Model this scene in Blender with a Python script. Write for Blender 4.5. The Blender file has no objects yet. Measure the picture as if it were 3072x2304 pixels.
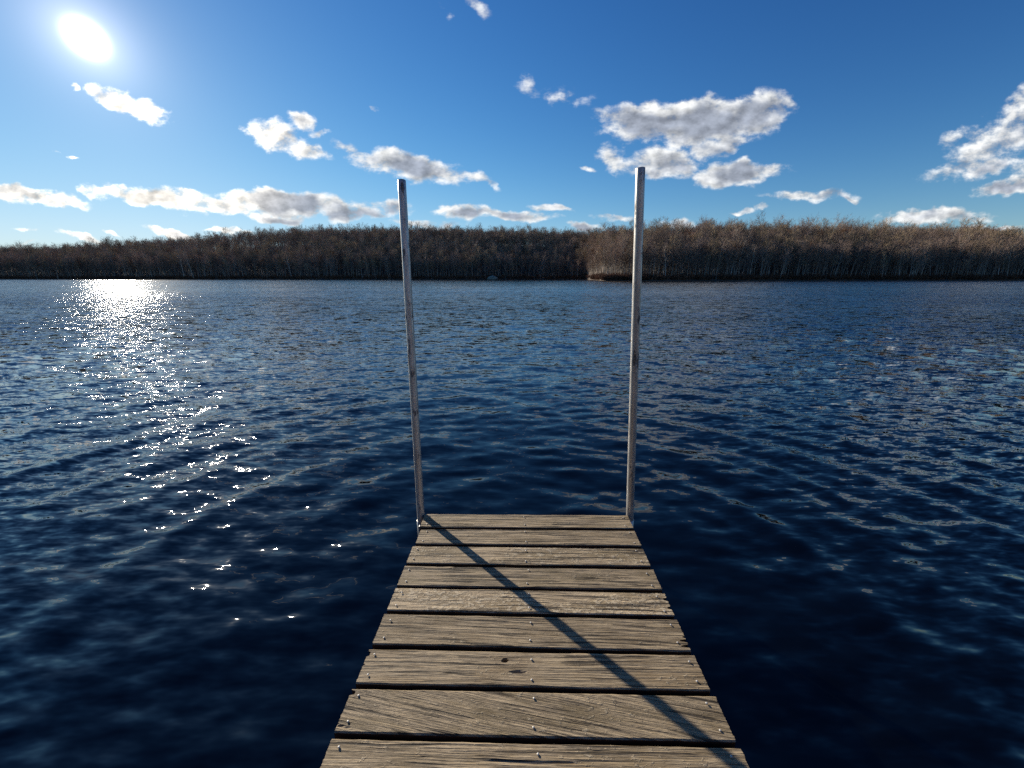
import bpy, bmesh, math, random
import numpy as np
from mathutils import Vector, Matrix, Quaternion
rng = np.random.default_rng(7); random.seed(7)
S = bpy.context.scene; COL = S.collection
R = math.radians

# ---------------------------------------------------------------- camera
F = 1154.0; PITCH = math.atan(320/1154.0); CP, SP = math.cos(PITCH), math.sin(PITCH)
CAMZ = 1.77; DECK = 0.38
cam = bpy.data.objects.new('camera', bpy.data.cameras.new('camera')); COL.objects.link(cam)
cam.location = (0, 0, CAMZ); cam.rotation_euler = (math.pi/2 - PITCH, 0, 0)
cam.data.sensor_width = 36; cam.data.lens = F/3072*36; cam.data.clip_start = 0.05; cam.data.clip_end = 6000
S.camera = cam

# ---------------------------------------------------------------- light
SUN_AZ = R(42.6)       # left of the viewing direction
SUN_EL = R(20.1)
sun_dir = Vector((-math.sin(SUN_AZ)*math.cos(SUN_EL), math.cos(SUN_AZ)*math.cos(SUN_EL), math.sin(SUN_EL)))
sl = bpy.data.lights.new('sun', 'SUN'); sl.energy = 5.0; sl.angle = R(0.53); sl.color = (1.0, 0.90, 0.74)
so = bpy.data.objects.new('sun', sl); COL.objects.link(so)
so.rotation_euler = sun_dir.to_track_quat('Z', 'Y').to_euler()
S.view_settings.view_transform = 'Standard'; S.view_settings.look = 'None'
S.view_settings.exposure = 0.64; S.view_settings.gamma = 1.0; S.view_settings.use_curve_mapping = False

# ---------------------------------------------------------------- node helper
class NT:
    def __init__(s, tree): s.t = tree; s.n = tree.nodes; s.l = tree.links; s.n.clear()
    def _in(s, sock, v):
        if v is None: return
        if hasattr(v, 'is_linked') or isinstance(v, bpy.types.NodeSocket): s.l.new(v, sock)
        else:
            try: sock.default_value = v
            except Exception: sock.default_value = (v, v, v)
    def new(s, typ, ins=None, out=0, **kw):
        nd = s.n.new(typ)
        for k, v in kw.items(): setattr(nd, k, v)
        for k, v in (ins or {}).items(): s._in(nd.inputs[k], v)
        return nd.outputs[out]
    def m(s, op, a, b=None, c=None, clamp=False):
        nd = s.n.new('ShaderNodeMath'); nd.operation = op; nd.use_clamp = clamp
        for i, v in enumerate((a, b, c)): s._in(nd.inputs[i], v) if v is not None else None
        return nd.outputs[0]
    def v(s, op, a, b=None, c=None, scale=None):
        nd = s.n.new('ShaderNodeVectorMath'); nd.operation = op
        for i, x in enumerate((a, b, c)):
            if x is not None: s._in(nd.inputs[i], x)
        if scale is not None: s._in(nd.inputs['Scale'], scale)
        return nd.outputs['Value'] if op in ('DOT_PRODUCT', 'LENGTH', 'DISTANCE') else nd.outputs['Vector']
    def noise(s, vec, scale, detail=2, rough=0.5, out='Fac', dist=0.0, dim='3D'):
        nd = s.n.new('ShaderNodeTexNoise'); nd.noise_dimensions = dim
        s.l.new(vec, nd.inputs['Vector']); nd.inputs['Scale'].default_value = scale
        nd.inputs['Detail'].default_value = detail; nd.inputs['Roughness'].default_value = rough
        nd.inputs['Distortion'].default_value = dist
        return nd.outputs[out] if out == 'Color' else nd.outputs[0]
    def ss(s, x, a, b, lo=0.0, hi=1.0, kind='SMOOTHSTEP'):
        nd = s.n.new('ShaderNodeMapRange'); nd.interpolation_type = kind
        s._in(nd.inputs[0], x)
        for i, q in enumerate((a, b, lo, hi)): s._in(nd.inputs[i+1], q)
        return nd.outputs[0]
    def mix(s, f, a, b, blend='MIX'):
        nd = s.n.new('ShaderNodeMix'); nd.data_type = 'RGBA'; nd.blend_type = blend
        s._in(nd.inputs[0], f)
        for i, q in ((6, a), (7, b)):
            if isinstance(q, tuple): nd.inputs[i].default_value = (*q[:3], 1)
            else: s._in(nd.inputs[i], q)
        return nd.outputs[2]
    def xyz(s, x=0.0, y=0.0, z=0.0): return s.new('ShaderNodeCombineXYZ', {0: x, 1: y, 2: z})

def material(name):
    m = bpy.data.materials.new(name); m.use_nodes = True
    return m, NT(m.node_tree)
def principled(nt, col, rough=0.6, normal=None, metallic=0.0, spec=0.5, **kw):
    nd = nt.n.new('ShaderNodeBsdfPrincipled')
    if isinstance(col, tuple): nd.inputs['Base Color'].default_value = (*col, 1)
    else: nt.l.new(col, nd.inputs['Base Color'])
    nt._in(nd.inputs['Roughness'], rough); nt._in(nd.inputs['Metallic'], metallic)
    nd.inputs['Specular IOR Level'].default_value = spec
    for k, v in kw.items(): nt._in(nd.inputs[k], v)
    if normal is not None: nt.l.new(normal, nd.inputs['Normal'])
    o = nt.n.new('ShaderNodeOutputMaterial'); nt.l.new(nd.outputs[0], o.inputs[0])
    return nd

# ---------------------------------------------------------------- sky
def uw(X, Y):
    """direction of a bearing, as slopes on the vertical plane facing north"""
    a = (X-1536)/F; b = (1152-Y)/F; y = CP + b*SP
    return a/y, (b*CP - SP)/y
W = bpy.data.worlds.new('World'); S.world = W; W.use_nodes = True
nt = NT(W.node_tree)
sky = nt.n.new('ShaderNodeTexSky'); sky.sky_type = 'NISHITA'; sky.sun_disc = False
sky.sun_elevation = SUN_EL; sky.sun_rotation = -SUN_AZ
sky.air_density = 1.0; sky.dust_density = 0.05; sky.ozone_density = 2.2; sky.altitude = 300
SKY_STRENGTH = 0.085
skyc = nt.new('ShaderNodeHueSaturation', {'Saturation': 1.18, 'Value': 1.0, 'Color': sky.outputs[0]})
skyc = nt.v('SCALE', skyc, scale=SKY_STRENGTH)
skyc = nt.v('SCALE', nt.new('ShaderNodeGamma', {'Color': nt.v('SCALE', skyc, scale=1/0.31), 'Gamma': 1.55}), scale=0.31)
skyc = nt.v('DIVIDE', nt.v('SCALE', skyc, scale=1.22), nt.v('ADD', nt.v('SCALE', skyc, scale=1.3), (1, 1, 1)))
skyc = nt.v('MULTIPLY', skyc, (0.68, 0.82, 0.97))
d = nt.v('NORMALIZE', nt.new('ShaderNodeTexCoord', out=0))
sep = nt.n.new('ShaderNodeSeparateXYZ'); nt.l.new(d, sep.inputs[0]); dx, dy, dz = sep.outputs
dys = nt.m('MAXIMUM', dy, 0.02)
P = nt.xyz(nt.m('DIVIDE', dx, dys), nt.m('DIVIDE', dz, dys), 0.0)
def warp(P, sc, amp, det, off):
    n = nt.noise(nt.v('ADD', P, off), sc, det, 0.55, 'Color')
    return nt.v('MULTIPLY_ADD', nt.v('SUBTRACT', n, (0.5, 0.5, 0.5)), (amp, amp*0.55, 0.0), P)
Pw = warp(P, 9.0, 0.10, 2, (3.1, 1.7, 0.4))
Pw = warp(Pw, 34.0, 0.030, 3, (7.3, 2.2, 1.9))
K = 3072/2212.0
CLOUDS = [
 (270,225,88,28,20,1.25),(160,197,12,7,30,.8),(120,328,18,5,15,.7),(160,341,14,5,5,.7),
 (598,292,64,34,8,1.1),(655,262,34,18,10,.9),(668,322,48,22,14,1.1),(695,286,26,8,0,.7),
 (875,356,130,36,10,1.5),(780,332,55,16,20,.9),(830,322,36,12,5,.8),(1000,380,52,14,12,.8),(1040,393,30,8,20,.7),
 (60,420,130,20,8,1.2),(160,438,36,9,10,.7),(208,416,44,15,20,.8),(330,424,120,25,4,1.5),(470,448,110,20,6,1.2),
 (600,440,135,30,5,1.7),(600,472,70,13,3,1.2),(745,456,80,22,4,1.2),(835,450,70,18,0,1.0),(800,468,50,10,2,.8),(900,482,56,9,3,.9),
 (185,512,60,9,8,1.0),(250,502,14,4,25,.9),(370,506,80,12,7,1.1),(495,500,50,6,10,.9),(60,492,40,4,8,.5),(60,520,30,4,0,.6),
 (1015,461,74,19,4,1.3),(1110,466,85,14,3,1.2),(1190,450,48,9,3,.9),(925,482,34,9,0,.8),(975,488,50,9,0,.8),
 (1262,491,50,10,0,1.0),(1330,466,46,9,0,.9),(1468,490,52,10,0,.9),
 (1390,262,120,46,2,1.5),(1510,266,130,54,-4,1.8),(1635,245,80,52,-14,1.5),(1560,312,80,26,-12,1.0),(1330,345,42,26,20,.9),
 (1430,352,84,38,0,1.3),(1590,376,110,30,-3,1.4),(1655,366,60,20,-6,1.0),(1275,366,18,6,0,.7),
 (1760,427,82,16,2,1.1),(1830,433,24,7,0,.8),(1592,457,26,6,0,.9),(1636,452,26,9,0,.8),(1700,424,50,7,0,.55),
 (1140,180,30,22,30,.42),(1215,202,52,18,5,.48),(820,241,10,8,0,.5),(1038,12,26,20,45,.45),(962,28,20,14,40,.40),
 (2165,300,125,60,-28,.85),(2220,240,70,60,-30,.8),(2110,360,110,26,-8,.9),(2180,400,80,19,-8,1.2),(2060,300,40,22,-20,.5),
 (2030,466,125,20,1,1.2),(2150,492,70,9,0,.9),(2330,330,140,60,-20,1.1),(-150,400,150,30,10,1.2),(-260,250,120,40,10,1.1),
 (2500,450,150,24,0,1.1),(500,-180,160,50,10,.5)]
field = None
for (cx, cy, rx, ry, rot, s) in CLOUDS:
    X, Y = cx*K, cy*K
    c0 = uw(X, Y); cxp = uw(X+rx*K, Y); cyp = uw(X, Y-ry*K)
    nd = nt.n.new('ShaderNodeMapping'); nd.vector_type = 'TEXTURE'
    nd.inputs['Location'].default_value = (c0[0], c0[1], 0)
    nd.inputs['Rotation'].default_value = (0, 0, -R(rot))
    nd.inputs['Scale'].default_value = ((cxp[0]-c0[0])*1.1, (cyp[1]-c0[1])*1.12, 1)
    nt.l.new(Pw, nd.inputs['Vector'])
    q = nt.v('DOT_PRODUCT', nd.outputs[0], nd.outputs[0])
    e = nt.m('MULTIPLY_ADD', q, -s, s)
    field = e if field is None else nt.m('SMOOTH_MAX', field, e, 0.25)
# behind the viewer and overhead: scattered fair-weather clouds of the same kind
plane = nt.v('DIVIDE', d, nt.xyz(*(nt.m('MAXIMUM', dz, 0.06),)*3))
back = nt.m('MULTIPLY_ADD', nt.noise(plane, 0.55, 3, 0.5), 7.0, -4.7)
back = nt.m('MINIMUM', back, 1.4)
fwd = nt.ss(dy, 0.05, 0.25)
field = nt.m('ADD', nt.m('MULTIPLY', nt.m('MAXIMUM', field, -3.0), fwd), nt.m('MULTIPLY', back, nt.m('SUBTRACT', 1.0, fwd)))
Pn = nt.v('ADD', nt.v('MULTIPLY', P, (1.0, 1.7, 1.0)), nt.v('MULTIPLY', d, (0.0, 0.0, 0.0)))
Pn = nt.mix(fwd, d, Pn)
f1 = nt.noise(Pn, 20.0, 9, 0.61)
f2 = nt.noise(nt.v('ADD', Pn, (0.012, 0.022, 0.3)), 12.0, 4, 0.5)
D = nt.m('ADD', field, nt.m('MULTIPLY_ADD', f1, 3.4, -1.8))
alpha = nt.ss(D, -0.10, 0.95)
alpha = nt.m('MULTIPLY', alpha, nt.ss(dz, 0.0, 0.03))
alpha = nt.m('MULTIPLY', alpha, nt.m('MULTIPLY_ADD', field, 0.9, 0.42, clamp=True))
grey = nt.ss(nt.m('ADD', field, nt.m('MULTIPLY_ADD', f2, 2.6, -1.35)), 0.40, 1.35)
cosS = nt.v('DOT_PRODUCT', d, tuple(sun_dir))
near = nt.ss(cosS, 0.935, 0.993)
lit = nt.mix(near, (0.56, 0.565, 0.56), (1.2, 1.12, 0.98))
dark = nt.mix(near, (0.19, 0.215, 0.27), (0.6, 0.56, 0.5))
f3 = nt.noise(nt.v('ADD', Pn, (-0.014, 0.018, 0.0)), 20.0, 6, 0.55)
f4 = nt.noise(Pn, 20.0, 6, 0.55)
rel = nt.m('MULTIPLY_ADD', nt.m('SUBTRACT', f4, f3), 1.7, 1.0)
ccol = nt.mix(nt.m('MULTIPLY', grey, 0.9), lit, dark)
ccol = nt.v('SCALE', ccol, scale=nt.m('MINIMUM', nt.m('MAXIMUM', rel, 0.6), 1.35))
col = nt.mix(nt.m('MULTIPLY', alpha, 0.96), skyc, ccol)
# bright aureole round the sun
ang = nt.m('ARCCOSINE', nt.m('MINIMUM', cosS, 0.999999))
def ex(a, k): return nt.m('MULTIPLY', nt.m('EXPONENT', nt.m('MULTIPLY', nt.m('POWER', ang, 1.0), -1.0/k)), a)
core = nt.m('MULTIPLY', nt.m('EXPONENT', nt.m('MULTIPLY', nt.m('POWER', nt.m('DIVIDE', ang, R(0.75)), 2.0), -1.0)), 9.0)
aur = nt.m('ADD', nt.m('ADD', core, ex(0.75, R(1.9))), ex(0.05, R(10)))
gl = nt.v('SCALE', (1.0, 0.93, 0.82), scale=aur)
col = nt.v('ADD', col, gl)
bg = nt.n.new('ShaderNodeBackground'); nt.l.new(col, bg.inputs[0]); bg.inputs[1].default_value = 1.0
wo = nt.n.new('ShaderNodeOutputWorld'); nt.l.new(bg.outputs[0], wo.inputs[0])
W.cycles.sampling_method = 'MANUAL'; W.cycles.sample_map_resolution = 512

# ---------------------------------------------------------------- mesh helpers
def mesh_np(name, V, Fq, smooth=False):
    me = bpy.data.meshes.new(name)
    V = np.asarray(V, np.float32)
    Fs = [np.asarray(x, np.int32) for x in (Fq if isinstance(Fq, list) else [Fq]) if len(x)]
    me.vertices.add(len(V)); me.vertices.foreach_set('co', V.ravel())
    li = np.concatenate([f.ravel() for f in Fs]); tot = np.concatenate([np.full(len(f), f.shape[1], np.int32) for f in Fs])
    me.loops.add(len(li)); me.loops.foreach_set('vertex_index', li)
    me.polygons.add(len(tot)); me.polygons.foreach_set('loop_start', np.concatenate([[0], np.cumsum(tot)[:-1]]).astype(np.int32))
    me.polygons.foreach_set('use_smooth', np.full(len(tot), smooth))
    me.update(calc_edges=True); me.validate()
    return me
def obj(name, me, mat=None, parent=None, loc=None):
    o = bpy.data.objects.new(name, me)
    if mat and me and not me.materials: me.materials.append(mat)
    COL.objects.link(o)
    if parent: o.parent = parent
    if loc is not None: o.location = loc
    return o
def empty(name, loc=(0, 0, 0), **props):
    o = bpy.data.objects.new(name, None); COL.objects.link(o); o.location = loc; o.empty_display_size = 0.2
    tag(o, **props); return o
def tag(o, label=None, category=None, group=None, kind=None):
    for k, v in (('label', label), ('category', category), ('group', group), ('kind', kind)):
        if v: o[k] = v
    return o
def box(V, Fc, c, h, rot=None):
    b = len(V)
    for sx in (-1, 1):
        for sy in (-1, 1):
            for sz in (-1, 1):
                p = Vector((sx*h[0], sy*h[1], sz*h[2]))
                if rot: p = rot @ p
                V.append(tuple(p + Vector(c)))
    for q in ((0,1,3,2),(4,6,7,5),(0,4,5,1),(2,3,7,6),(0,2,6,4),(1,5,7,3)): Fc.append([b+i for i in q])
def fbm1(x, seed, octs=4, base=1.0):
    r = np.random.default_rng(seed); y = np.zeros_like(x)
    for o in range(octs):
        k = base*2**o
        y += np.interp(x*k, np.arange(-200, 400), r.uniform(-1, 1, 600))/(1.7**o)
    return y
def vnoise2(x, y, seed):
    r = np.random.default_rng(seed).uniform(-1, 1, (256, 256))
    xi = np.floor(x).astype(int); yi = np.floor(y).astype(int); fx = x-xi; fy = y-yi
    fx = fx*fx*(3-2*fx); fy = fy*fy*(3-2*fy)
    g = lambda a, b: r[a % 256, b % 256]
    return (g(xi,yi)*(1-fx)+g(xi+1,yi)*fx)*(1-fy)+(g(xi,yi+1)*(1-fx)+g(xi+1,yi+1)*fx)*fy
def fbm2(x, y, seed, octs=4):
    t = 0
    for o in range(octs): t = t + vnoise2(x*2**o+17*o, y*2**o+5*o, seed+o)/(1.9**o)
    return t

# ---------------------------------------------------------------- shoreline and hill
# distance of the far shore for a bearing u = x/y, and height of the ridge there
def shore_d(u):
    left = 345 + 18*np.sin(u*4.0+1.0) + 6*np.sin(u*17)
    right = 212 + 5*np.sin(u*9+1.0) + 2.5*np.sin(u*31) + 18*np.clip(u-0.75, 0, 9)
    t = np.clip((u-0.186)/0.045, 0, 1)**.7
    return left*(1-t) + right*t
TOPX = np.array([-900,0,200,420,620,760,900,1100,1300,1500,1700,1790,1900,2050,2160,2350,2550,2750,2950,3072,3900])
TOPY = np.array([760,742,735,722,706,697,688,684,684,689,692,692,686,680,675,674,679,686,691,696,728])
TU = np.array([uw(x, y)[0] for x, y in zip(TOPX, TOPY)]); TW = np.array([uw(x, y)[1] for x, y in zip(TOPX, TOPY)])
TU2 = np.array([uw(x, 700)[0] for x in TOPX])
def ridge(u):
    t = np.clip((u-0.165)/0.14, 0, 1)
    d_left = 470.0; d_right = 292.0
    dr = d_left*(1-t)+d_right*t
    H = np.interp(u, TU2, TW)*dr + CAMZ
    return dr, np.maximum(H - (17.5*(1-t)+17.0*t), 4.0)
def ground(x, y):
    u = x/np.maximum(y, 1.0); sd = shore_d(u); dr, H = ridge(u)
    t = (y-sd)/(dr-sd)
    tt = np.clip(t, 0, 1)
    z = 0.55 + (H-0.55)*(0.55*tt+0.45*tt*tt*(3-2*tt))
    z = z + np.clip(t, 0, 1)*1.2*fbm2(x*0.02, y*0.02, 5, 3)
    z = np.where(t > 1, z - (t-1)*6, z)
    edge = np.clip((y-sd)/1.6, -1, 1)
    return np.where(y < sd+1.6, -0.25+0.8*(edge*0.5+0.5), z)
us = np.concatenate([np.linspace(-3.2, -1.7, 40, endpoint=False), np.linspace(-1.7, 1.7, 560), np.linspace(1.7, 3.2, 41)[1:]])
ts = np.concatenate([[-0.02, -0.004, 0.0, 0.004, 0.012], np.linspace(0.03, 1.0, 30), [1.1, 1.3, 1.7, 2.4, 4.0, 8.0]])
sd = shore_d(us); dr, _ = ridge(us)
Yg = sd[None, :] + ts[:, None]*(dr-sd)[None, :]
Xg = us[None, :]*Yg
Zg = ground(Xg, Yg)
Zg[0] = -1.5
nr, nc = Yg.shape
idx = np.arange(nr*nc).reshape(nr, nc)
quads = np.stack([idx[:-1,:-1], idx[:-1,1:], idx[1:,1:], idx[1:,:-1]], -1).reshape(-1, 4)
m_ground, g = material('leaf_litter')
tc = g.new('ShaderNodeNewGeometry')
c = g.mix(g.noise(tc, 0.35, 5, 0.7), (0.05, 0.036, 0.028), (0.13, 0.092, 0.066))
principled(g, c, 0.95)
hill = obj('hill', mesh_np('hill', np.stack([Xg, Yg, Zg], -1).reshape(-1, 3), quads, True), m_ground)
tag(hill, kind='structure')

# ---------------------------------------------------------------- trees
def tube(V, Fc, pts, rad, n):
    base = len(V); up = Vector((0.31, 0.17, 1)).normalized()
    for i, p in enumerate(pts):
        dvec = (pts[min(i+1, len(pts)-1)]-pts[max(i-1, 0)]).normalized()
        a = dvec.cross(Vector((1, 0.2, 0.1)) if abs(dvec.z) > .7 else up).normalized(); b = dvec.cross(a)
        for k in range(n):
            t = 2*math.pi*k/n
            V.append(tuple(p + (a*math.cos(t)+b*math.sin(t))*rad[i]))
    for i in range(len(pts)-1):
        for k in range(n):
            Fc.append((base+i*n+k, base+i*n+(k+1) % n, base+(i+1)*n+(k+1) % n, base+(i+1)*n+k))
def tri_twig(V, Fc, p, q, w):
    dv = (q-p); s = dv.cross(Vector((random.uniform(-1,1), random.uniform(-1,1), random.uniform(-1,1)))).normalized()*w
    b = len(V); V += [tuple(p-s), tuple(p+s), tuple(q)]; Fc.append((b, b+1, b+2))
def make_tree(seed, H=18.0, spread=1.0, first=0.42, lean=0.0, leafy=0):
    random.seed(seed); r = random.uniform
    TV, TF, CV, CQ, CT = [], [], [], [], []
    pts = [Vector((0, 0, -0.6))]; rad = [0.19*H/18*1.25]
    a = Vector((lean+r(-.05, .05), r(-.05, .05), 1))
    n = 8
    for i in range(1, n+1):
        a = (a + Vector((r(-.10, .10), r(-.10, .10), 0.05))).normalized()
        pts.append(pts[-1]+a*(H*0.86/n)); rad.append(0.19*H/18*(1-i/n*0.86))
    tube(TV, TF, pts, rad, 6)
    nb = random.randint(15, 19)
    leafpts = []
    for k in range(nb):
        f = first+(1-first)*(k+r(0, .8))/nb; f = min(f, 0.985)
        x = f*n; i = int(x); p = pts[i].lerp(pts[min(i+1, n)], x-i)
        ang = k*2.4+r(-.5, .5)
        up = r(0.5, 1.1)+0.9*max(0, f-.6)
        dv = Vector((math.cos(ang), math.sin(ang), up)).normalized()
        L = H*spread*r(.20, .30)*(1.15-0.75*f)*1.35
        if f < first+.12: L *= r(.6, 1.0)
        bp = [p]; dd = dv.copy()
        for j in range(4):
            dd = (dd+Vector((r(-.22, .22), r(-.22, .22), r(.0, .24)))).normalized(); bp.append(bp[-1]+dd*L/4)
        r0 = 0.075*H/18*(1.2-f*.7)
        tube(TV, TF, bp, [r0, r0*.75, r0*.5, r0*.32, r0*.15], 3)
        for j in range(7):
            g_ = r(.25, 1.0)*4; ii = min(int(g_), 3); q = bp[ii].lerp(bp[ii+1], g_-ii)
            d2 = (dv*0.6+Vector((r(-1, 1), r(-1, 1), r(-.2, .9)))).normalized(); l2 = L*r(.28, .5)
            sp = [q, q+d2*l2*.5+Vector((0, 0, r(0, .1)*l2)), q+d2*l2+Vector((0, 0, r(.05, .3)*l2))]
            tube(CV, CQ, sp, [r0*.42, r0*.3, r0*.1], 3)
            for t in range(9):
                h = r(.15, 1.0)*2; jj = min(int(h), 1); s0 = sp[jj].lerp(sp[jj+1], h-jj)
                d3 = (d2*.7+Vector((r(-1, 1), r(-1, 1), r(-.3, 1.1)))).normalized()
                e3 = s0+d3*r(.5, 1.3)*H/18
                tri_twig(CV, CT, s0, e3, 0.016)
                if leafy and random.random() < leafy:
                    cpt = s0.lerp(e3, r(.4, 1)); sz = r(.10, .2)
                    o1 = Vector((r(-1, 1), r(-1, 1), r(-1, 1)))*sz; o2 = Vector((r(-1, 1), r(-1, 1), r(-1, 1)))*sz
                    bI = len(CV); CV += [tuple(cpt), tuple(cpt+o1), tuple(cpt+o2)]; CT.append((bI, bI+1, bI+2))
    T = mesh_np('trunk', TV, np.array(TF), True)
    C = mesh_np('crown', CV, [np.array(CQ), np.array(CT)])
    return T, C
def bark(name, c0, c1, island=0.5):
    m, g = material(name)
    pos = g.new('ShaderNodeTexCoord', out=3)
    oi = g.new('ShaderNodeObjectInfo', out='Random') if False else None
    nd = g.n.new('ShaderNodeObjectInfo')
    k = g.m('MULTIPLY_ADD', nd.outputs['Random'], 0.9, 0.55)
    c = g.mix(g.noise(pos, 3.0, 3, 0.6), c0, c1)
    c = g.v('SCALE', c, scale=k)
    principled(g, c, 0.9, spec=0.2)
    return m
m_bark = bark('grey_bark', (0.16, 0.14, 0.12), (0.34, 0.30, 0.26))
m_pale = bark('pale_bark', (0.30, 0.27, 0.235), (0.48, 0.44, 0.38))
m_twig = bark('brown_twigs', (0.20, 0.145, 0.115), (0.36, 0.26, 0.205))
m_twig2 = bark('tan_twigs', (0.24, 0.18, 0.115), (0.40, 0.30, 0.19))
m_russet = bark('russet_leaves', (0.12, 0.05, 0.025), (0.20, 0.10, 0.05))
PROT = []
for i in range(9):
    T, C = make_tree(100+i, H=16+i % 4, spread=(0.8, 1.0, 1.2)[i % 3], first=(0.36, 0.46, 0.54)[(i*2) % 3], lean=(0, .05, -.06)[i % 3], leafy=(0.18 if i in (4,) else 0))
    T.materials.append(m_pale if i in (2, 6) else m_bark); C.materials.append(m_russet if i == 4 else (m_twig2 if i in (3, 7) else m_twig))
    PROT.append((T, C))
# conifer
def make_pine(seed, H=16.0):
    random.seed(seed); r = random.uniform; TV, TF, CV, CT = [], [], [], []
    pts = [Vector((0, 0, -.5)), Vector((r(-.1, .1), 0, H*.5)), Vector((0, 0, H))]
    tube(TV, TF, pts, [.22, .13, .02], 6)
    z = H*.2
    while z < H*.985:
        Lr = (H-z)*.27+.25
        for k in range(7):
            a = r(0, 6.283); L = Lr*r(.65, 1.1); e = Vector((math.cos(a)*L, math.sin(a)*L, z+r(-.25, .15)*L)); s = Vector((0, 0, z))
            for j in range(12):
                t = r(.15, 1); p = s.lerp(e, t); sz = r(.25, .5)*(.5+.5*Lr/3)
                o1 = Vector((r(-1, 1), r(-1, 1), r(-.5, .3)))*sz; o2 = Vector((r(-1, 1), r(-1, 1), r(-.6, .3)))*sz
                b = len(CV); CV += [tuple(p), tuple(p+o1), tuple(p+o2)]; CT.append((b, b+1, b+2))
        z += r(.35, .6)
    T = mesh_np('trunk', TV, np.array(TF), True); C = mesh_np('crown', CV, np.array(CT))
    T.materials.append(m_bark); C.materials.append(m_green); return T, C
m_green, g = material('dark_needles')
principled(g, g.mix(g.noise(g.new('ShaderNodeTexCoord', out=3), 2.0, 2), (0.012, 0.028, 0.012), (0.04, 0.07, 0.028)), 0.8, spec=0.2)
# positions
rt = np.random.default_rng(31)
NT_ = 15000
u = rt.uniform(-1.62, 1.62, NT_*3)
sdv = shore_d(u); drv, _ = ridge(u)
y = sdv + 1.5 + rt.uniform(0, 1, u.size)**1.15*(drv-sdv+45)
w = (y/480.0)*1.0                                   # equal density per area
keep = rt.uniform(0, 1, u.size) < w*np.where(u > .2, .80, np.where((u < -.55) & ((y-sdv)/(drv-sdv) > .5), .30, .72))
# the low ridge at the far left is thin enough to see the sky through the crowns
u, y = u[keep], y[keep]
cell = {}
pts = []
for uu, yy in zip(u, y):
    xx = uu*yy; k = (int(xx//2.6), int(yy//2.6))
    if k in cell: continue
    cell[k] = 1; pts.append((xx, yy))
    if len(pts) >= 14500: break
pts = np.array(pts); x, y = pts[:, 0], pts[:, 1]; z = ground(x, y)
sc = rt.normal(1.0, 0.16, len(x)).clip(.66, 1.42)
uu_ = x/y
shore_row = (y - shore_d(uu_)) < 9
sc = np.where(shore_row & (rt.uniform(0, 1, len(x)) < .5), sc*0.72, sc)
rot = rt.uniform(0, 6.283, len(x)); kind = rt.integers(0, len(PROT), len(x))
kind = np.where((kind == 4) & (rt.uniform(0, 1, len(x)) < .6), 1, kind)
size = sc/y*(1+0.0*x)
vis = np.abs(uu_) < 1.34
order = np.argsort(-(size*vis*np.where(y-shore_d(uu_) < 28, 1, .6)))
ind = order[:285]; rest = np.ones(len(x), bool); rest[ind] = False
SEEN = {}
def place_tree(pair, loc, s, rz, label, group, name='bare_tree', sxy=1.0):
    r_ = empty(name, loc, label=label, category='tree', group=group); r_.scale = (s*sxy, s*sxy, s); r_.rotation_euler = (0, 0, rz)
    obj('trunk', pair[0], None, r_); obj('crown', pair[1], None, r_); return r_
FR = ['just right of the right-hand pole', 'a tenth from right pole to edge', 'two tenths from right pole to edge', 'three tenths from right pole to edge', 'four tenths from right pole to edge', 'halfway from right pole to edge', 'six tenths from right pole to edge', 'seven tenths from right pole to edge', 'eight tenths from right pole to edge', 'close to the right edge']
TONE = ['grey', 'grey', 'pale', 'tan-topped grey', 'russet-leaved', 'grey', 'pale', 'tan-topped grey', 'grey']
CR = ['narrow', 'medium-wide', 'broad']
for i in ind:
    uu = x[i]/y[i]; dd = y[i]-float(shore_d(np.array([uu]))[0])
    row = 'at the waterline' if dd < 4 else 'behind front rank' if dd < 14 else 'deep in woods'
    hgt_ = 'short' if sc[i] < .88 else 'tall' if sc[i] > 1.1 else 'mid-height'
    px = 1536 + F*uu*(CP*1.037); fr = (px-1910)/(3072-1910)
    if fr < 0: lab, grp = f'{hgt_} {TONE[kind[i]]} bare tree {row}, left of or behind right pole', 'bare trees on the wooded point'
    else: lab, grp = f'{hgt_} {CR[kind[i]%3]} {TONE[kind[i]]} bare tree {row}, {FR[min(9, int(fr*10))]}', 'bare trees on the right-hand shore'
    place_tree(PROT[kind[i]], (x[i], y[i], z[i]), sc[i], rot[i], lab, grp)
# trees that stand out above the ridge line or by their colour
def at_px(X, Yb, dist):
    a = (X-1536)/F; b = (1152-Yb)/F; yy = CP+b*SP
    return a/yy*dist, dist
SPECIAL = [
 (2268, 262, 1.42, 0, 'tallest leafless tree rising clear of the woods right of the right-hand pole', 624),
 (2120, 262, 1.25, 1, 'broad leafless crown standing above the woods just right of the right-hand pole', 650),
 (2405, 266, 1.32, 2, 'rounded leafless crown above the woods, right of the tallest bare tree', 634),
 (2520, 270, 1.38, 5, 'wide spreading leafless crown above the woods furthest right of the tall ones', 630),
 (2555, 268, 1.25, 8, 'narrower leafless crown touching the wide spreading one on its right', 640),
 (345, 395, 1.28, 7, 'tall leafless tree silhouetted above the low wooded ridge on the left', 700),
 (120, 390, 1.20, 3, 'dark leafless silhouette near the left end of the ridge', 722),
 (1448, 465, 1.25, 6, 'small forked bare tree poking above the ridge between the two poles', 664),
 (1152, 462, 1.25, 0, 'thin bare tree poking above the ridge just left of the left-hand pole', 664)]
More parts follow.
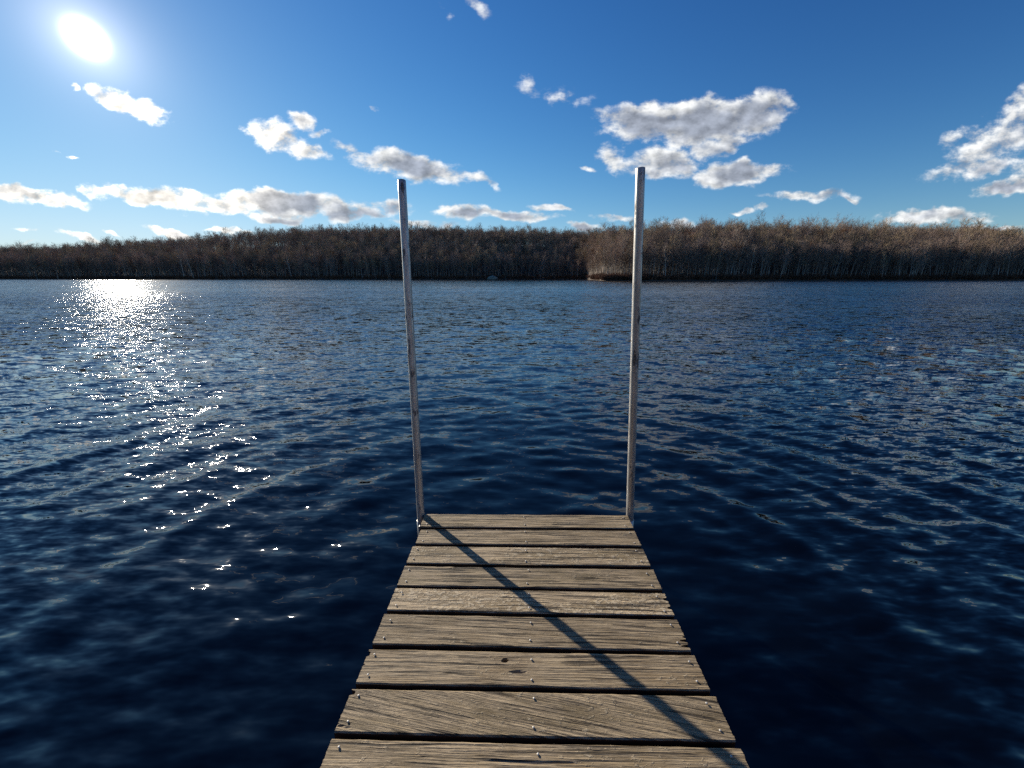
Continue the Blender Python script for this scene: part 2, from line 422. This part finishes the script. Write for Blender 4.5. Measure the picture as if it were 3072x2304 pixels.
for (X, dist, s, k, lab, Yt) in SPECIAL:
    xx, yy = at_px(X, 760, dist)
    gz = float(ground(np.array([xx]), np.array([yy]))[0])
    a, b_ = uw(X, Yt); topz = CAMZ + b_*yy
    Hp = max(v.co.z for v in PROT[k][1].vertices)
    s = max(0.8, (topz-gz)/Hp)
    place_tree(PROT[k], (xx, yy, gz), s, 1.3*k, lab, None, 'bare_tree', 1.0/s**.1)
PINE = [make_pine(5, 15), make_pine(6, 13)]
for (X, Yt, dist, k, lab) in [(2847, 676, 292, 0, 'small dark evergreen tip on the right-hand ridge, the left one of three'), (2915, 670, 290, 1, 'dark evergreen tip on the right-hand ridge, the middle one of three'),
      (3044, 684, 290, 0, 'dark evergreen tip on the ridge by the right edge of the view'), (2926, 786, 236, 1, 'dark evergreen low in the woods near the right-hand shore'),
      (1543, 716, 420, 0, 'dark evergreen amid bare trees high on the slope between the poles'),
      (1265, 679, 455, 1, 'dark evergreen on the ridge line beside the left-hand pole'), (1612, 682, 462, 0, 'dark evergreen on the ridge line right of centre')]:
    xx, yy = at_px(X, 760, dist); gz = float(ground(np.array([xx]), np.array([yy]))[0])
    a, b_ = uw(X, Yt); Hp = (15, 13)[k]; s = (CAMZ+b_*yy-gz)/Hp
    s = min(max(s, .45), 1.5)
    place_tree(PINE[k], (xx, yy, CAMZ+b_*yy-Hp*s), s, 0, lab, None, 'evergreen_tree')

# the rest of the woods: one mass, points that carry the same tree meshes
tree_src = []
def forest(name, X, Y, Z, SC, RO, KI, pairs_objs, label):
    me = bpy.data.meshes.new(name); me.vertices.add(len(X)); me.vertices.foreach_set('co', np.stack([X, Y, Z], -1).astype(np.float32).ravel())
    for nm, arr, typ in (('sc', SC, 'FLOAT'), ('ro', RO, 'FLOAT'), ('ki', KI, 'INT')):
        at = me.attributes.new(nm, typ, 'POINT'); at.data.foreach_set('value', arr.astype(np.int32 if typ == 'INT' else np.float32))
    o = bpy.data.objects.new(name, me); COL.objects.link(o); tag(o, label=label, kind='stuff')
    ng = bpy.data.node_groups.new(name, 'GeometryNodeTree')
    ng.interface.new_socket('Geometry', in_out='INPUT', socket_type='NodeSocketGeometry'); ng.interface.new_socket('Geometry', in_out='OUTPUT', socket_type='NodeSocketGeometry')
    N = ng.nodes; L = ng.links
    gi = N.new('NodeGroupInput'); go = N.new('NodeGroupOutput')
    lst = N.new('GeometryNodeGeometryToInstance')
    for pr in reversed(pairs_objs):
        j = N.new('GeometryNodeJoinGeometry')
        for ob in pr:
            oi = N.new('GeometryNodeObjectInfo'); oi.transform_space = 'ORIGINAL'; oi.inputs['Object'].default_value = ob; L.new(oi.outputs['Geometry'], j.inputs[0])
        g2 = N.new('GeometryNodeGeometryToInstance'); L.new(j.outputs[0], g2.inputs[0])
        pairs = g2.outputs[0]
        L.new(pairs, (jn := (locals().get('jn_') or N.new('GeometryNodeJoinGeometry'))).inputs[0]); jn_ = jn
    N.remove(lst)
    iop = N.new('GeometryNodeInstanceOnPoints'); L.new(gi.outputs[0], iop.inputs['Points']); L.new(jn_.outputs[0], iop.inputs['Instance'])
    iop.inputs['Pick Instance'].default_value = True
    def attr(nm, typ):
        a = N.new('GeometryNodeInputNamedAttribute'); a.data_type = typ; a.inputs['Name'].default_value = nm; return a.outputs['Attribute']
    L.new(attr('ki', 'INT'), iop.inputs['Instance Index'])
    cx = N.new('ShaderNodeCombineXYZ'); L.new(attr('ro', 'FLOAT'), cx.inputs[2])
    try:
        e2r = N.new('FunctionNodeEulerToRotation'); L.new(cx.outputs[0], e2r.inputs[0]); L.new(e2r.outputs[0], iop.inputs['Rotation'])
    except Exception: L.new(cx.outputs[0], iop.inputs['Rotation'])
    cs = N.new('ShaderNodeCombineXYZ'); sa = attr('sc', 'FLOAT')
    for q in range(3): L.new(sa, cs.inputs[q])
    L.new(cs.outputs[0], iop.inputs['Scale']); L.new(iop.outputs[0], go.inputs[0])
    md = o.modifiers.new('trees', 'NODES'); md.node_group = ng
    return o
pairs_objs = []
for T, C in PROT:
    to = next(o for o in bpy.data.objects if o.data is T); co_ = next(o for o in bpy.data.objects if o.data is C); pairs_objs.append((to, co_))
forest('bare_forest', x[rest], y[rest], z[rest], sc[rest], rot[rest], kind[rest], pairs_objs, 'leafless grey-brown woods covering the far hill')

# the bank and woods behind the viewer (seen only in reflections and from a turned view)
nx_b = np.linspace(-260, 260, 90); ny_b = np.array([-9.0, -10.0, -12, -16, -22, -30, -45, -70, -110, -180, -300])
XB, YB = np.meshgrid(nx_b, ny_b, indexing='ij'); YB = YB+2.0*np.sin(XB*.05)-np.abs(XB)*.02*0
ZB = np.interp(-YB, [6, 9.5, 11, 14, 40, 300], [-1.4, -.4, .35, .9, 6, 20])+.3*fbm2(XB*.1, YB*.1, 3, 3)
ib = np.arange(XB.size).reshape(XB.shape)
bank = obj('bank', mesh_np('bank', np.stack([XB, YB, ZB], -1).reshape(-1, 3), np.stack([ib[:-1, :-1], ib[:-1, 1:], ib[1:, 1:], ib[1:, :-1]], -1).reshape(-1, 4), True), m_ground)
tag(bank, kind='structure')
rk_ = np.random.default_rng(4); nbk = 700
xb_ = rk_.uniform(-200, 200, nbk); yb_ = -rk_.uniform(18, 90, nbk); zb_ = np.interp(-yb_, [6, 9.5, 11, 14, 40, 300], [-1.4, -.4, .35, .9, 6, 20])
forest('near_woods', xb_, yb_, zb_, rk_.normal(1, .1, nbk), rk_.uniform(0, 6.28, nbk), rk_.integers(0, 9, nbk), pairs_objs, 'leafless woods on the bank behind the dock')

# shore brush
def make_brush(seed, mat_):
    random.seed(seed); r = random.uniform; V, T = [], []
    for k in range(46):
        a = r(0, 6.283); d0 = Vector((math.cos(a)*r(.1, .9), math.sin(a)*r(.1, .9), r(.6, 1.2))).normalized(); p = Vector((r(-.8, .8), r(-.8, .8), -.2)); L = r(1.2, 2.8)
        tri_twig(V, T, p, p+d0*L, .035)
        for j in range(12):
            q = p+d0*L*r(.25, .95); e = q+(d0+Vector((r(-1, 1), r(-1, 1), r(-.6, .8)))).normalized()*r(.3, .8)
            tri_twig(V, T, q, e, .022)
    me = mesh_np('brush', V, np.array(T)); me.materials.append(mat_); return me
m_brush = bark('red_brown_brush', (0.11, 0.055, 0.038), (0.21, 0.12, 0.075))
BR = [make_brush(i, m_brush) for i in range(3)]
rb = np.random.default_rng(8)
BRo = []
for i, (X, lab) in enumerate([(1786, 'reddish brush clump at the very tip of the wooded point'), (1812, 'reddish brush clump just behind the tip of the wooded point'), (1850, 'reddish brush clump on the waterline beside the right-hand pole')]):
    uu = uw(X, 835)[0]; yy = float(shore_d(np.array([uu]))[0])+1.6
    o = obj('shore_shrub', BR[i], None, None, (uu*yy, yy, .5)); o.scale = (1.6, 1.6, 1.5); tag(o, lab, 'shrub'); BRo.append(o)
ub = rb.uniform(-1.55, 1.55, 2600); yb = shore_d(ub)+1.2+rb.exponential(3.0, ub.size)
ub = np.concatenate([ub, rb.uniform(.2, .34, 500)]); yb = np.concatenate([yb, shore_d(ub[-500:])+1.0+rb.exponential(4.0, 500)])
xb = ub*yb; zb = ground(xb, yb)
forest('shore_brush', xb, yb, zb, rb.uniform(.6, 1.25, xb.size), rb.uniform(0, 6.28, xb.size), rb.integers(0, 3, xb.size), [(o,) for o in BRo], 'leafless reddish brush along the far waterline')

# boulder at the far waterline
bm = bmesh.new(); bmesh.ops.create_icosphere(bm, subdivisions=3, radius=1)
for v in bm.verts:
    p = v.co; n = fbm2(np.array([p.x*1.3+5]), np.array([p.y*1.3+p.z*1.7+3]), 21, 3)[0]
    v.co = Vector((p.x*4.6, p.y*2.6, max(p.z, -.3)*2.9*(1-.35*abs(p.x)))) * (1+.16*n)
me = bpy.data.meshes.new('boulder'); bm.to_mesh(me); bm.free()
m_rock, g = material('lichen_rock'); principled(g, g.mix(g.noise(g.new('ShaderNodeTexCoord', out=3), .9, 5, .6), (.12, .15, .13), (.34, .38, .33)), .9)
uu = uw(1478, 832)[0]; yy = float(shore_d(np.array([uu]))[0])
rk = obj('boulder', me, m_rock, None, (uu*(yy-1), yy-1, .55)); tag(rk, 'pale grey-green boulder on the far waterline between the two poles', 'boulder')

# ---------------------------------------------------------------- water
def ring_radii():
    r = [0.35]
    while r[-1] < 700: r.append(r[-1] + max(0.012, 0.0078*r[-1] if r[-1] < 14 else 0.0078*14*(r[-1]/14)**1.9))
    return np.array(r)
rr = ring_radii()
th = np.concatenate([np.linspace(-62, 62, 470), np.linspace(62, 298, 130)[1:-1]])
th = np.radians(th)
RR, TH = np.meshgrid(rr, th, indexing='ij')
X0 = RR*np.sin(TH); Y0 = RR*np.cos(TH)
cellsz = np.maximum(np.gradient(rr)[:, None], RR*0.0046)
rw = np.random.default_rng(12)
Z = np.zeros_like(X0)
def fade(lam): return np.clip(1.6-2.4*cellsz/lam*1.6, 0, 1)
WIND = R(-90)                                     # chop runs towards the shore the viewer stands on
calm = np.clip((RR-2.0)/9.0, 0, 1)
for i in range(84):
    lam = math.exp(rw.uniform(math.log(.14), math.log(1.6)))
    a = WIND + rw.normal(0, R(28)); kx, ky = math.cos(a)*2*math.pi/lam, math.sin(a)*2*math.pi/lam
    slope = 0.020*(0.6/max(lam,.6))**0.9
    if lam < .5: slope *= .75+.35*calm
    else: slope = slope*(.65+.35*calm)
    ph = kx*X0+ky*Y0+rw.uniform(0, 6.28)
    env = 0.7+0.6*vnoise2(X0/lam/3.5+i*7, Y0/lam/3.5+i*3, 40+i)
    s = np.sin(ph)
    Z += slope*lam/(2*math.pi)*env*(s+0.25*(s*s-.5))*fade(lam)
# rings sent out by the rocking dock
cxr, cyr = 0.05, 1.7
rc = np.hypot(X0-cxr, Y0-cyr); az = np.arctan2(X0-cxr, Y0-cyr)
side = np.clip(np.abs(np.sin(az))*1.5-.15, 0, 1)*np.clip((Y0-.6)/2.2, .08, 1)
for lam, sl_, ph0 in ((.78, .08, 0), (.50, .085, 1.3), (.33, .065, 2.9)):
    rp = rc+.16*fbm2(X0*.45, Y0*.45, 90+int(lam*100), 3)
    dec = np.clip((rc-.5)/1.2, 0, 1)/(1+rc/10.0)
    env = .45+.9*np.clip(fbm2(X0*.5+9, Y0*.5, 77+int(lam*10), 2)+.45, 0, 1.3)
    s = np.sin(2*math.pi*rp/lam+ph0)
    Z += sl_*lam/(2*math.pi)*(s+.3*s*s)*dec*env*side*fade(lam)
V = np.stack([X0, Y0, Z], -1).reshape(-1, 3)
nr, nc = X0.shape; idx = np.arange(nr*nc).reshape(nr, nc); idx2 = np.roll(idx, -1, 1)
quads = np.stack([idx[:-1], idx2[:-1], idx2[1:], idx[1:]], -1).reshape(-1, 4)[:, ::-1]
Vc = np.concatenate([V, [[0, 0, 0]]]); cen = np.stack([idx[0], idx2[0], np.full(nc, len(Vc)-1)], -1)[:, ::-1]
m_water, g = material('lake_water')
gp = g.new('ShaderNodeNewGeometry'); 
sepw = g.n.new('ShaderNodeSeparateXYZ'); g.l.new(gp, sepw.inputs[0])
P2 = g.v('MULTIPLY', gp, (1, 1, 0))
dist = g.v('LENGTH', P2)
far = g.ss(dist, 3.0, 40.0, 0, 1, 'LINEAR')
def slopes(scale, amp, stretch=(0.50, 1.45, 1), off=(0, 0, 0), det=2):
    n = g.noise(g.v('MULTIPLY_ADD', P2, stretch, off), scale, det, .55, 'Color')
    return g.v('SCALE', g.v('MULTIPLY', g.v('SUBTRACT', n, (.5, .5, .5)), (2.05, 0.42, 0)), scale=amp)
big = g.ss(dist, 6.0, 30.0, 0, 1, 'LINEAR')
patch = g.ss(g.noise(g.v('MULTIPLY', P2, (.5, 1.3, 1)), .06, 3, .5), .35, .65, .75, 1.25)
micro = g.m('MULTIPLY', g.ss(dist, 2.0, 10.0, 0.50, 1.0), patch)
s = g.v('ADD', slopes(9.0, g.m('MULTIPLY', micro, 0.8)), slopes(3.0, g.m('MULTIPLY', g.ss(dist, 3.0, 16.0, 0.22, 1.0), g.m('MULTIPLY', patch, .9)), off=(5, 3, 1)))
s = g.v('ADD', s, g.v('SCALE', g.v('NORMALIZE', P2), scale=g.m('MULTIPLY', g.ss(dist, 6.0, 60.0), -0.08)))
s = g.v('ADD', s, slopes(1.1, g.m('MULTIPLY', big, .38), off=(2, 8, 4)))
s = g.v('SCALE', s, scale=g.ss(dist, 15.0, 90.0, 1.3, .72))
s = g.v('ADD', s, slopes(24.0, g.m('MULTIPLY', g.ss(dist, 1.8, 7.0, .06, .42), g.ss(dist, 20.0, 60.0, 1.0, 0.0)), off=(9, 2, 6)))
nn = g.n.new('ShaderNodeNewGeometry')
N_ = g.v('NORMALIZE', g.v('ADD', nn.outputs['Normal'], s))
pw_ = principled(g, (0.0005, 0.0007, 0.0010), g.ss(dist, 2.0, 60.0, 0.012, 0.06, 'LINEAR'), N_, spec=.5, IOR=2.4)
g.l.new(g.ss(dist, 3.0, 22.0, .10, 1.0), pw_.inputs['Specular IOR Level'])
water = obj('water', mesh_np('water', Vc, [quads, cen], True), m_water); tag(water, kind='structure')

# ---------------------------------------------------------------- dock
m_wood, g = material('weathered_wood')
tcn = g.n.new('ShaderNodeTexCoord'); tco = tcn.outputs['Object']
def oattr(nm):
    a = g.n.new('ShaderNodeAttribute'); a.attribute_type = 'OBJECT'; a.attribute_name = nm; return a
seed_ = oattr('seed').outputs['Fac']; pale = oattr('pale').outputs['Fac']; slant = oattr('slant').outputs['Fac']; warm = oattr('warm').outputs['Fac']
so_ = g.n.new('ShaderNodeSeparateXYZ'); g.l.new(tco, so_.inputs[0])
yy_ = g.m('ADD', so_.outputs[1], g.m('MULTIPLY', so_.outputs[0], slant))
base = g.xyz(so_.outputs[0], yy_, g.m('ADD', so_.outputs[2], seed_))
wob = g.v('MULTIPLY', g.v('SUBTRACT', g.noise(g.v('MULTIPLY', base, (2.2, 9, 1)), 1.0, 3, .5, 'Color'), (.5, .5, .5)), (0.0, .022, 0))
gb = g.v('ADD', base, wob)
grain = g.noise(g.v('MULTIPLY', gb, (4, 230, 3)), 1.0, 4, .65)
fine = g.noise(g.v('MULTIPLY', gb, (16, 560, 3)), 1.0, 3, .6)
crack = g.noise(g.v('MULTIPLY', gb, (2.6, 105, 3)), 1.0, 2, .5)
crk = g.ss(crack, .585, .64)
blot = g.noise(g.v('MULTIPLY', base, (5, 16, 1)), 1.0, 4, .6)
c = g.mix(g.ss(grain, .40, .60), (0.075, 0.055, 0.035), (0.43, 0.34, 0.225))
c = g.mix(g.m('MULTIPLY', g.ss(fine, .4, .66), .55), c, (0.51, 0.42, 0.295))
c = g.mix(g.m('MULTIPLY', g.ss(blot, .42, .66), .75), c, g.mix(warm, (0.16, 0.128, 0.070), (0.235, 0.168, 0.10)))
flk = g.noise(g.v('MULTIPLY', base, (38, 75, 1)), 1.0, 4, .6)
flm = g.m('MULTIPLY', g.ss(g.m('ADD', flk, g.m('MULTIPLY', pale, .16)), .60, .68), g.ss(g.m('ADD', g.noise(g.v('MULTIPLY', base, (4, 9, 1)), 1.0, 2), g.m('MULTIPLY', pale, .22)), .50, .66))
c = g.mix(g.m('MULTIPLY', flm, .5), c, (0.52, 0.46, 0.36))
c = g.mix(g.m('MULTIPLY', crk, .85), c, (0.025, 0.018, 0.013))
c = g.v('MULTIPLY', g.v('SCALE', c, scale=oattr('tone').outputs['Fac']), (1.02, .98, .91))
hgt = g.m('ADD', g.m('ADD', g.m('MULTIPLY', grain, 1.0), g.m('MULTIPLY', fine, .45)), g.m('ADD', g.m('MULTIPLY', crk, -1.6), g.m('MULTIPLY', flm, .7)))
bmp = g.new('ShaderNodeBump', {'Strength': 1.0, 'Distance': 0.005, 'Height': hgt})
principled(g, c, .62, bmp, spec=.32)

m_edge, g = material('shaded_plank_edge')  # unbleached plank sides, coloured extra dark to deepen the shade in the gaps
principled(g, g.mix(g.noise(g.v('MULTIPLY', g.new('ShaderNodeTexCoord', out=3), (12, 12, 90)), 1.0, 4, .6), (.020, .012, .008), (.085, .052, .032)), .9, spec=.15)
dock = empty('wooden_dock', (0.08, 1.2, 0), label='narrow weathered plank dock running out over the lake', category='dock')
DK = Vector((0.08, 1.2, 0))
near_px = [1582.8, 1633.7, 1693, 1761.4, 1838.6, 1941.5, 2060, 2209]
def gy(Y, X=1589, z=DECK):
    a = (X-1536)/F; b = (1152-Y)/F; yv = CP+b*SP; zv = b*CP-SP
    return yv*(-(CAMZ-z)/zv)
near_y = [gy(v) for v in near_px]
while len(near_y) < 17: near_y.append(near_y[-1]-.1475)
far_y = [2.044]+[v-.0165-rng.uniform(0, .002) for v in near_y[:-1]]
PROPS = [(0.1, 0, .3), (.2, .01, .5), (.5, 0, .3), (.1, 0, .2), (.8, .01, .5), (.1, .02, .6), (.15, 0, .7), (.2, .17, .3), (.1, .0, .5)]
nail_me = None
def nail_mesh():
    bm = bmesh.new(); bmesh.ops.create_uvsphere(bm, u_segments=10, v_segments=6, radius=.0039)
    for v in bm.verts: v.co.z = max(v.co.z*.55, -.0018)
    me = bpy.data.meshes.new('nail'); bm.to_mesh(me); bm.free(); return me
m_nail, g = material('galvanised_nail'); principled(g, (.50, .48, .44), .55, metallic=.3)
nail_me = nail_mesh(); nail_me.materials.append(m_nail)
for k, (yn, yf) in enumerate(zip(near_y, far_y)):
    yc = (yn+yf)/2; wd = yf-yn
    xl = -.519-(1.95-yc)*.040+rng.uniform(-.004, .004); xr = .697+rng.uniform(-.004, .004)
    if k == 0: xl = -.531
    Lx = xr-xl; vis_ = k < 10
    nx, ny = (300, 30) if vis_ else (60, 8)
    gx = np.linspace(-.5, .5, nx+1); gy_ = np.linspace(-.5, .5, ny+1)
    GX, GY = np.meshgrid(gx, gy_, indexing='ij')
    px = GX*Lx; py = GY*wd
    py = py + (np.abs(GY)*2)**6*np.sign(GY)*0.0012*fbm1(px*9+k, 300+k, 4)
    # frayed ends
    rows = np.arange(ny+1)
    el = np.interp(rows, rows, rng.normal(0, .0007, ny+1)); er = rng.normal(0, .0009, ny+1)
    if k == 4: er[20:23] -= .016; er[9:12] -= .014
    if k == 5: er[4:6] -= .030; er[9:11] -= .024; er[13] -= .012
    if k == 6: el[24:28] += .010; el[16] += .008
    if k == 7: el[26:29] += .016
    px = px + np.where(GX > 0, np.clip((GX-.5)*Lx+.05, 0, 1)/.05, 0)*er[None, :] + np.where(GX < 0, np.clip((-.5-GX)*Lx+.05, 0, 1)/.05, 0)*el[None, :]
    cup = -.0012*(1-(GY*2)**2)
    edge = -.0035*np.clip((np.abs(GY)-.465)/.035, 0, 1)**2
    slt = PROPS[k][1] if k < len(PROPS) else 0
    gr = fbm2(px*2.5+k*13, (py+px*slt)*110, 500+k, 3)*.0007
    ck = fbm2(px*1.4+k*31, (py+px*slt)*55+fbm2(px*3, py*6, 60+k, 2)*.6, 700+k, 2)
    gr = gr - np.clip(ck-.95, 0, .35)*.012
    pz = cup+edge+gr
    if k == 6:   # knot hole and the split beside it
        hx, hy = gpx = None or (-.028-(xl+xr)/2, 1.118-yc)
        qd = ((px-hx)/.013)**2+((py-hy)/.0048)**2
        pz = pz - .03*np.clip(1.25-qd, 0, .5)*2
        qd2 = ((px-(hx+.05))/.05)**2+((py-(hy-.042))/.0028)**2
        pz = pz - .012*np.clip(1-qd2, 0, 1)
    TH_ = .036
    n1 = (nx+1)*(ny+1); top = np.stack([px, py, pz], -1).reshape(-1, 3)
    id_ = np.arange(n1).reshape(nx+1, ny+1)
    q = np.stack([id_[:-1, :-1], id_[1:, :-1], id_[1:, 1:], id_[:-1, 1:]], -1).reshape(-1, 4)
    loop = np.concatenate([id_[:, 0], id_[-1, 1:], id_[-2::-1, -1], id_[0, -2:0:-1]])
    bot = top[loop].copy(); bot[:, 2] = -TH_
    bi = n1+np.arange(len(loop)); nxt = np.roll(np.arange(len(loop)), -1)
    sideq = np.stack([loop, bi, bi[nxt], loop[nxt]], -1)
    cN = np.array([[0, 0, -TH_]]); ci = n1+len(loop)
    bt = np.stack([bi, np.full(len(loop), ci), bi[nxt]], -1)
    me = mesh_np('plank', np.concatenate([top, bot, cN]), [q, sideq, bt], False)
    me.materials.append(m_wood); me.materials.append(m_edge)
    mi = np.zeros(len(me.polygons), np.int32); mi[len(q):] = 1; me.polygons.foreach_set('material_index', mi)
    p = obj('plank', me, None, dock, Vector(((xl+xr)/2, yc, DECK-0.001+rng.uniform(-.0015, .0015)))-DK)
    p.rotation_euler = (rng.uniform(-.006, .006), 0, -.010-.0035*min(k, 4)+(.004 if k > 5 else 0))
    pr = PROPS[k] if k < len(PROPS) else (.2, 0, .4)
    p['tone'] = (0.98, .92, 1.10, .90, 1.16, .88, .97, .93, 1.04)[k % 9]; p['seed'] = float(k*3.7+1.1); p['pale'] = float(pr[0]); p['slant'] = float(pr[1]); p['warm'] = float(pr[2])
    if k == 4: p['label'] = 'plank paled by flaky lichen towards its left end'
    if k == 6: p['label'] = 'plank with a dark knot hole left of its middle nails'
    if k == 2: p['label'] = 'pale speckled plank'
    if vis_:
        for fx in (-.5*Lx+.034, .075-(xl+xr)/2, .5*Lx-.036):
            for fy in (.30, -.30):
                nx_, ny_ = fx+rng.uniform(-.006, .006), fy*wd+rng.uniform(-.006, .006)
                no = obj('nail', nail_me, None, p, (nx_, ny_, .0012+rng.uniform(0, .002)))
# frame below the planks
m_frame, g = material('dark_frame_wood')
principled(g, g.mix(g.noise(g.v('MULTIPLY', g.new('ShaderNodeTexCoord', out=3), (30, 3, 30)), 1.0, 4), (.035, .024, .016), (.12, .085, .055)), .85, spec=.3)
def boxobj(name, c, h, mat_, parent, off=DK, rot=None):
    V, Fc = [], []; box(V, Fc, Vector(c)-off, h, rot)
    me = bpy.data.meshes.new(name); me.from_pydata(V, [], Fc); 
    return obj(name, me, mat_, parent)
zf = DECK-.040-.07
for xx in (-.485, .085, .655): boxobj('joist', (xx, .80, zf), (.019, 1.21, .069), m_frame, dock)
boxobj('end_beam', (.085, 2.029, zf), (.585, .0175, .069), m_frame, dock)
boxobj('cross_beam', (.085, -.42, zf-.001), (.585, .009, .066), m_frame, dock)

# ---------------------------------------------------------------- metal pipes at the dock end
m_pipe, g = material('galvanised_pipe')
tp = g.new('ShaderNodeTexCoord', out=3)
n1_ = g.noise(g.v('MULTIPLY', tp, (1, 1, .12)), 60.0, 5, .65); n2_ = g.noise(g.v('MULTIPLY', tp, (1, 1, .35)), 26.0, 4, .7)
c = g.mix(g.ss(n1_, .35, .65), (.42, .40, .375), (.62, .60, .57))
st = g.ss(n2_, .555, .63)
c = g.mix(g.m('MULTIPLY', st, .8), c, (.075, .062, .052))
principled(g, c, g.m('MULTIPLY_ADD', st, .2, .42), g.new('ShaderNodeBump', {'Strength': .12, 'Distance': .0006, 'Height': n1_}), metallic=g.m('MULTIPLY_ADD', st, -.4, .6))
m_dark, g = material('dark_pipe_plug'); principled(g, (.03, .028, .026), .7)
def pipe(name, b, t, r, label, mats):
    b = Vector(b); t = Vector(t); o = empty(name, b, label=label, category='pole', group='metal poles at the end of the dock')
    o.rotation_euler = (t-b).to_track_quat('Z', 'Y').to_euler(); L = (t-b).length
    bm = bmesh.new(); n = 40; prof = [(r, -1.2), (r, .2)]+[(r, .2+(L-.202)*i/24) for i in range(1, 25)]+[(r-.0012, L), (r-.004, L), (r-.004, L-.02)]
    rings = []
    for (rad, zz) in prof: rings.append([bm.verts.new((rad*math.cos(2*math.pi*i/n), rad*math.sin(2*math.pi*i/n), zz)) for i in range(n)])
    for a_, b_ in zip(rings, rings[1:]):
        for i in range(n): f_ = bm.faces.new((a_[i], a_[(i+1) % n], b_[(i+1) % n], b_[i])); f_.smooth = True
    me = bpy.data.meshes.new('pipe'); bm.to_mesh(me); bm.free(); obj('pipe', me, m_pipe, o)
    bm = bmesh.new(); bmesh.ops.create_cone(bm, cap_ends=True, segments=32, radius1=r-.0045, radius2=r-.0055, depth=.012)
    me = bpy.data.meshes.new('plug'); bm.to_mesh(me); bm.free(); obj('plug', me, m_dark, o, (0, 0, L-.008))
    return o
PR = .0222
lb = (-.557, 2.052, DECK); lt = (-.597, 2.30, 2.276)
rb_ = (.7225, 2.060, DECK); rt_ = (.6180, 2.060, 2.277)
pipe('metal_pole', lb, lt, PR, 'thin grey metal pole at the left corner of the dock end, casting the long shadow', None)
pipe('metal_pole', rb_, rt_, PR, 'slightly taller metal pole at the right corner of the dock end, bright along one side', None)
m_brk, g = material('bracket_metal'); principled(g, g.mix(g.noise(g.new('ShaderNodeTexCoord', out=3), 60.0, 3), (.35, .34, .33), (.6, .6, .58)), .4, metallic=.7)
def sleeve(bx, by, sgn):
    bm = bmesh.new(); n = 32; r0, r1 = PR+.0012, PR+.0045; z0, z1 = .16, DECK-.045
    prof = [(r0, z0), (r1, z0), (r1, z1), (r0, z1), (r0, z0)]
    rings = [[bm.verts.new((bx-DK.x+q*math.cos(2*math.pi*i/n), by-DK.y+q*math.sin(2*math.pi*i/n), zz)) for i in range(n)] for q, zz in prof]
    for a_, b_ in zip(rings, rings[1:]):
        for i in range(n): f_ = bm.faces.new((a_[i], a_[(i+1) % n], b_[(i+1) % n], b_[i])); f_.smooth = True
    me = bpy.data.meshes.new('sleeve'); bm.to_mesh(me); bm.free(); s_ = obj('pole_sleeve', me, m_brk, dock)
    bm = bmesh.new(); bmesh.ops.create_cone(bm, cap_ends=True, segments=12, radius1=.006, radius2=.006, depth=.03)
    me = bpy.data.meshes.new('set_screw'); bm.to_mesh(me); bm.free()
    sc_ = obj('set_screw', me, m_brk, s_, (bx-DK.x, by-DK.y-PR-.014, DECK-.06)); sc_.rotation_euler = (math.pi/2, 0, 0)
    V, Fc = [], []; box(V, Fc, Vector((bx-sgn*(.018), by-.028, .25))-DK, (.020, .003, .055)); me = bpy.data.meshes.new('bracket_plate'); me.from_pydata(V, [], Fc); obj('bracket_plate', me, m_brk, dock)
sleeve(lb[0], lb[1], -1); sleeve(rb_[0], rb_[1], 1)

# ---------------------------------------------------------------- render
S.render.engine = 'CYCLES'; C_ = S.cycles
C_.max_bounces = 6; C_.diffuse_bounces = 2; C_.glossy_bounces = 3; C_.transmission_bounces = 2; C_.caustics_reflective = False; C_.caustics_refractive = False
C_.use_denoising = False; C_.denoiser = 'OPENIMAGEDENOISE'; C_.sample_clamp_indirect = 6.0
try: C_.denoising_prefilter = 'ACCURATE'
except Exception: pass
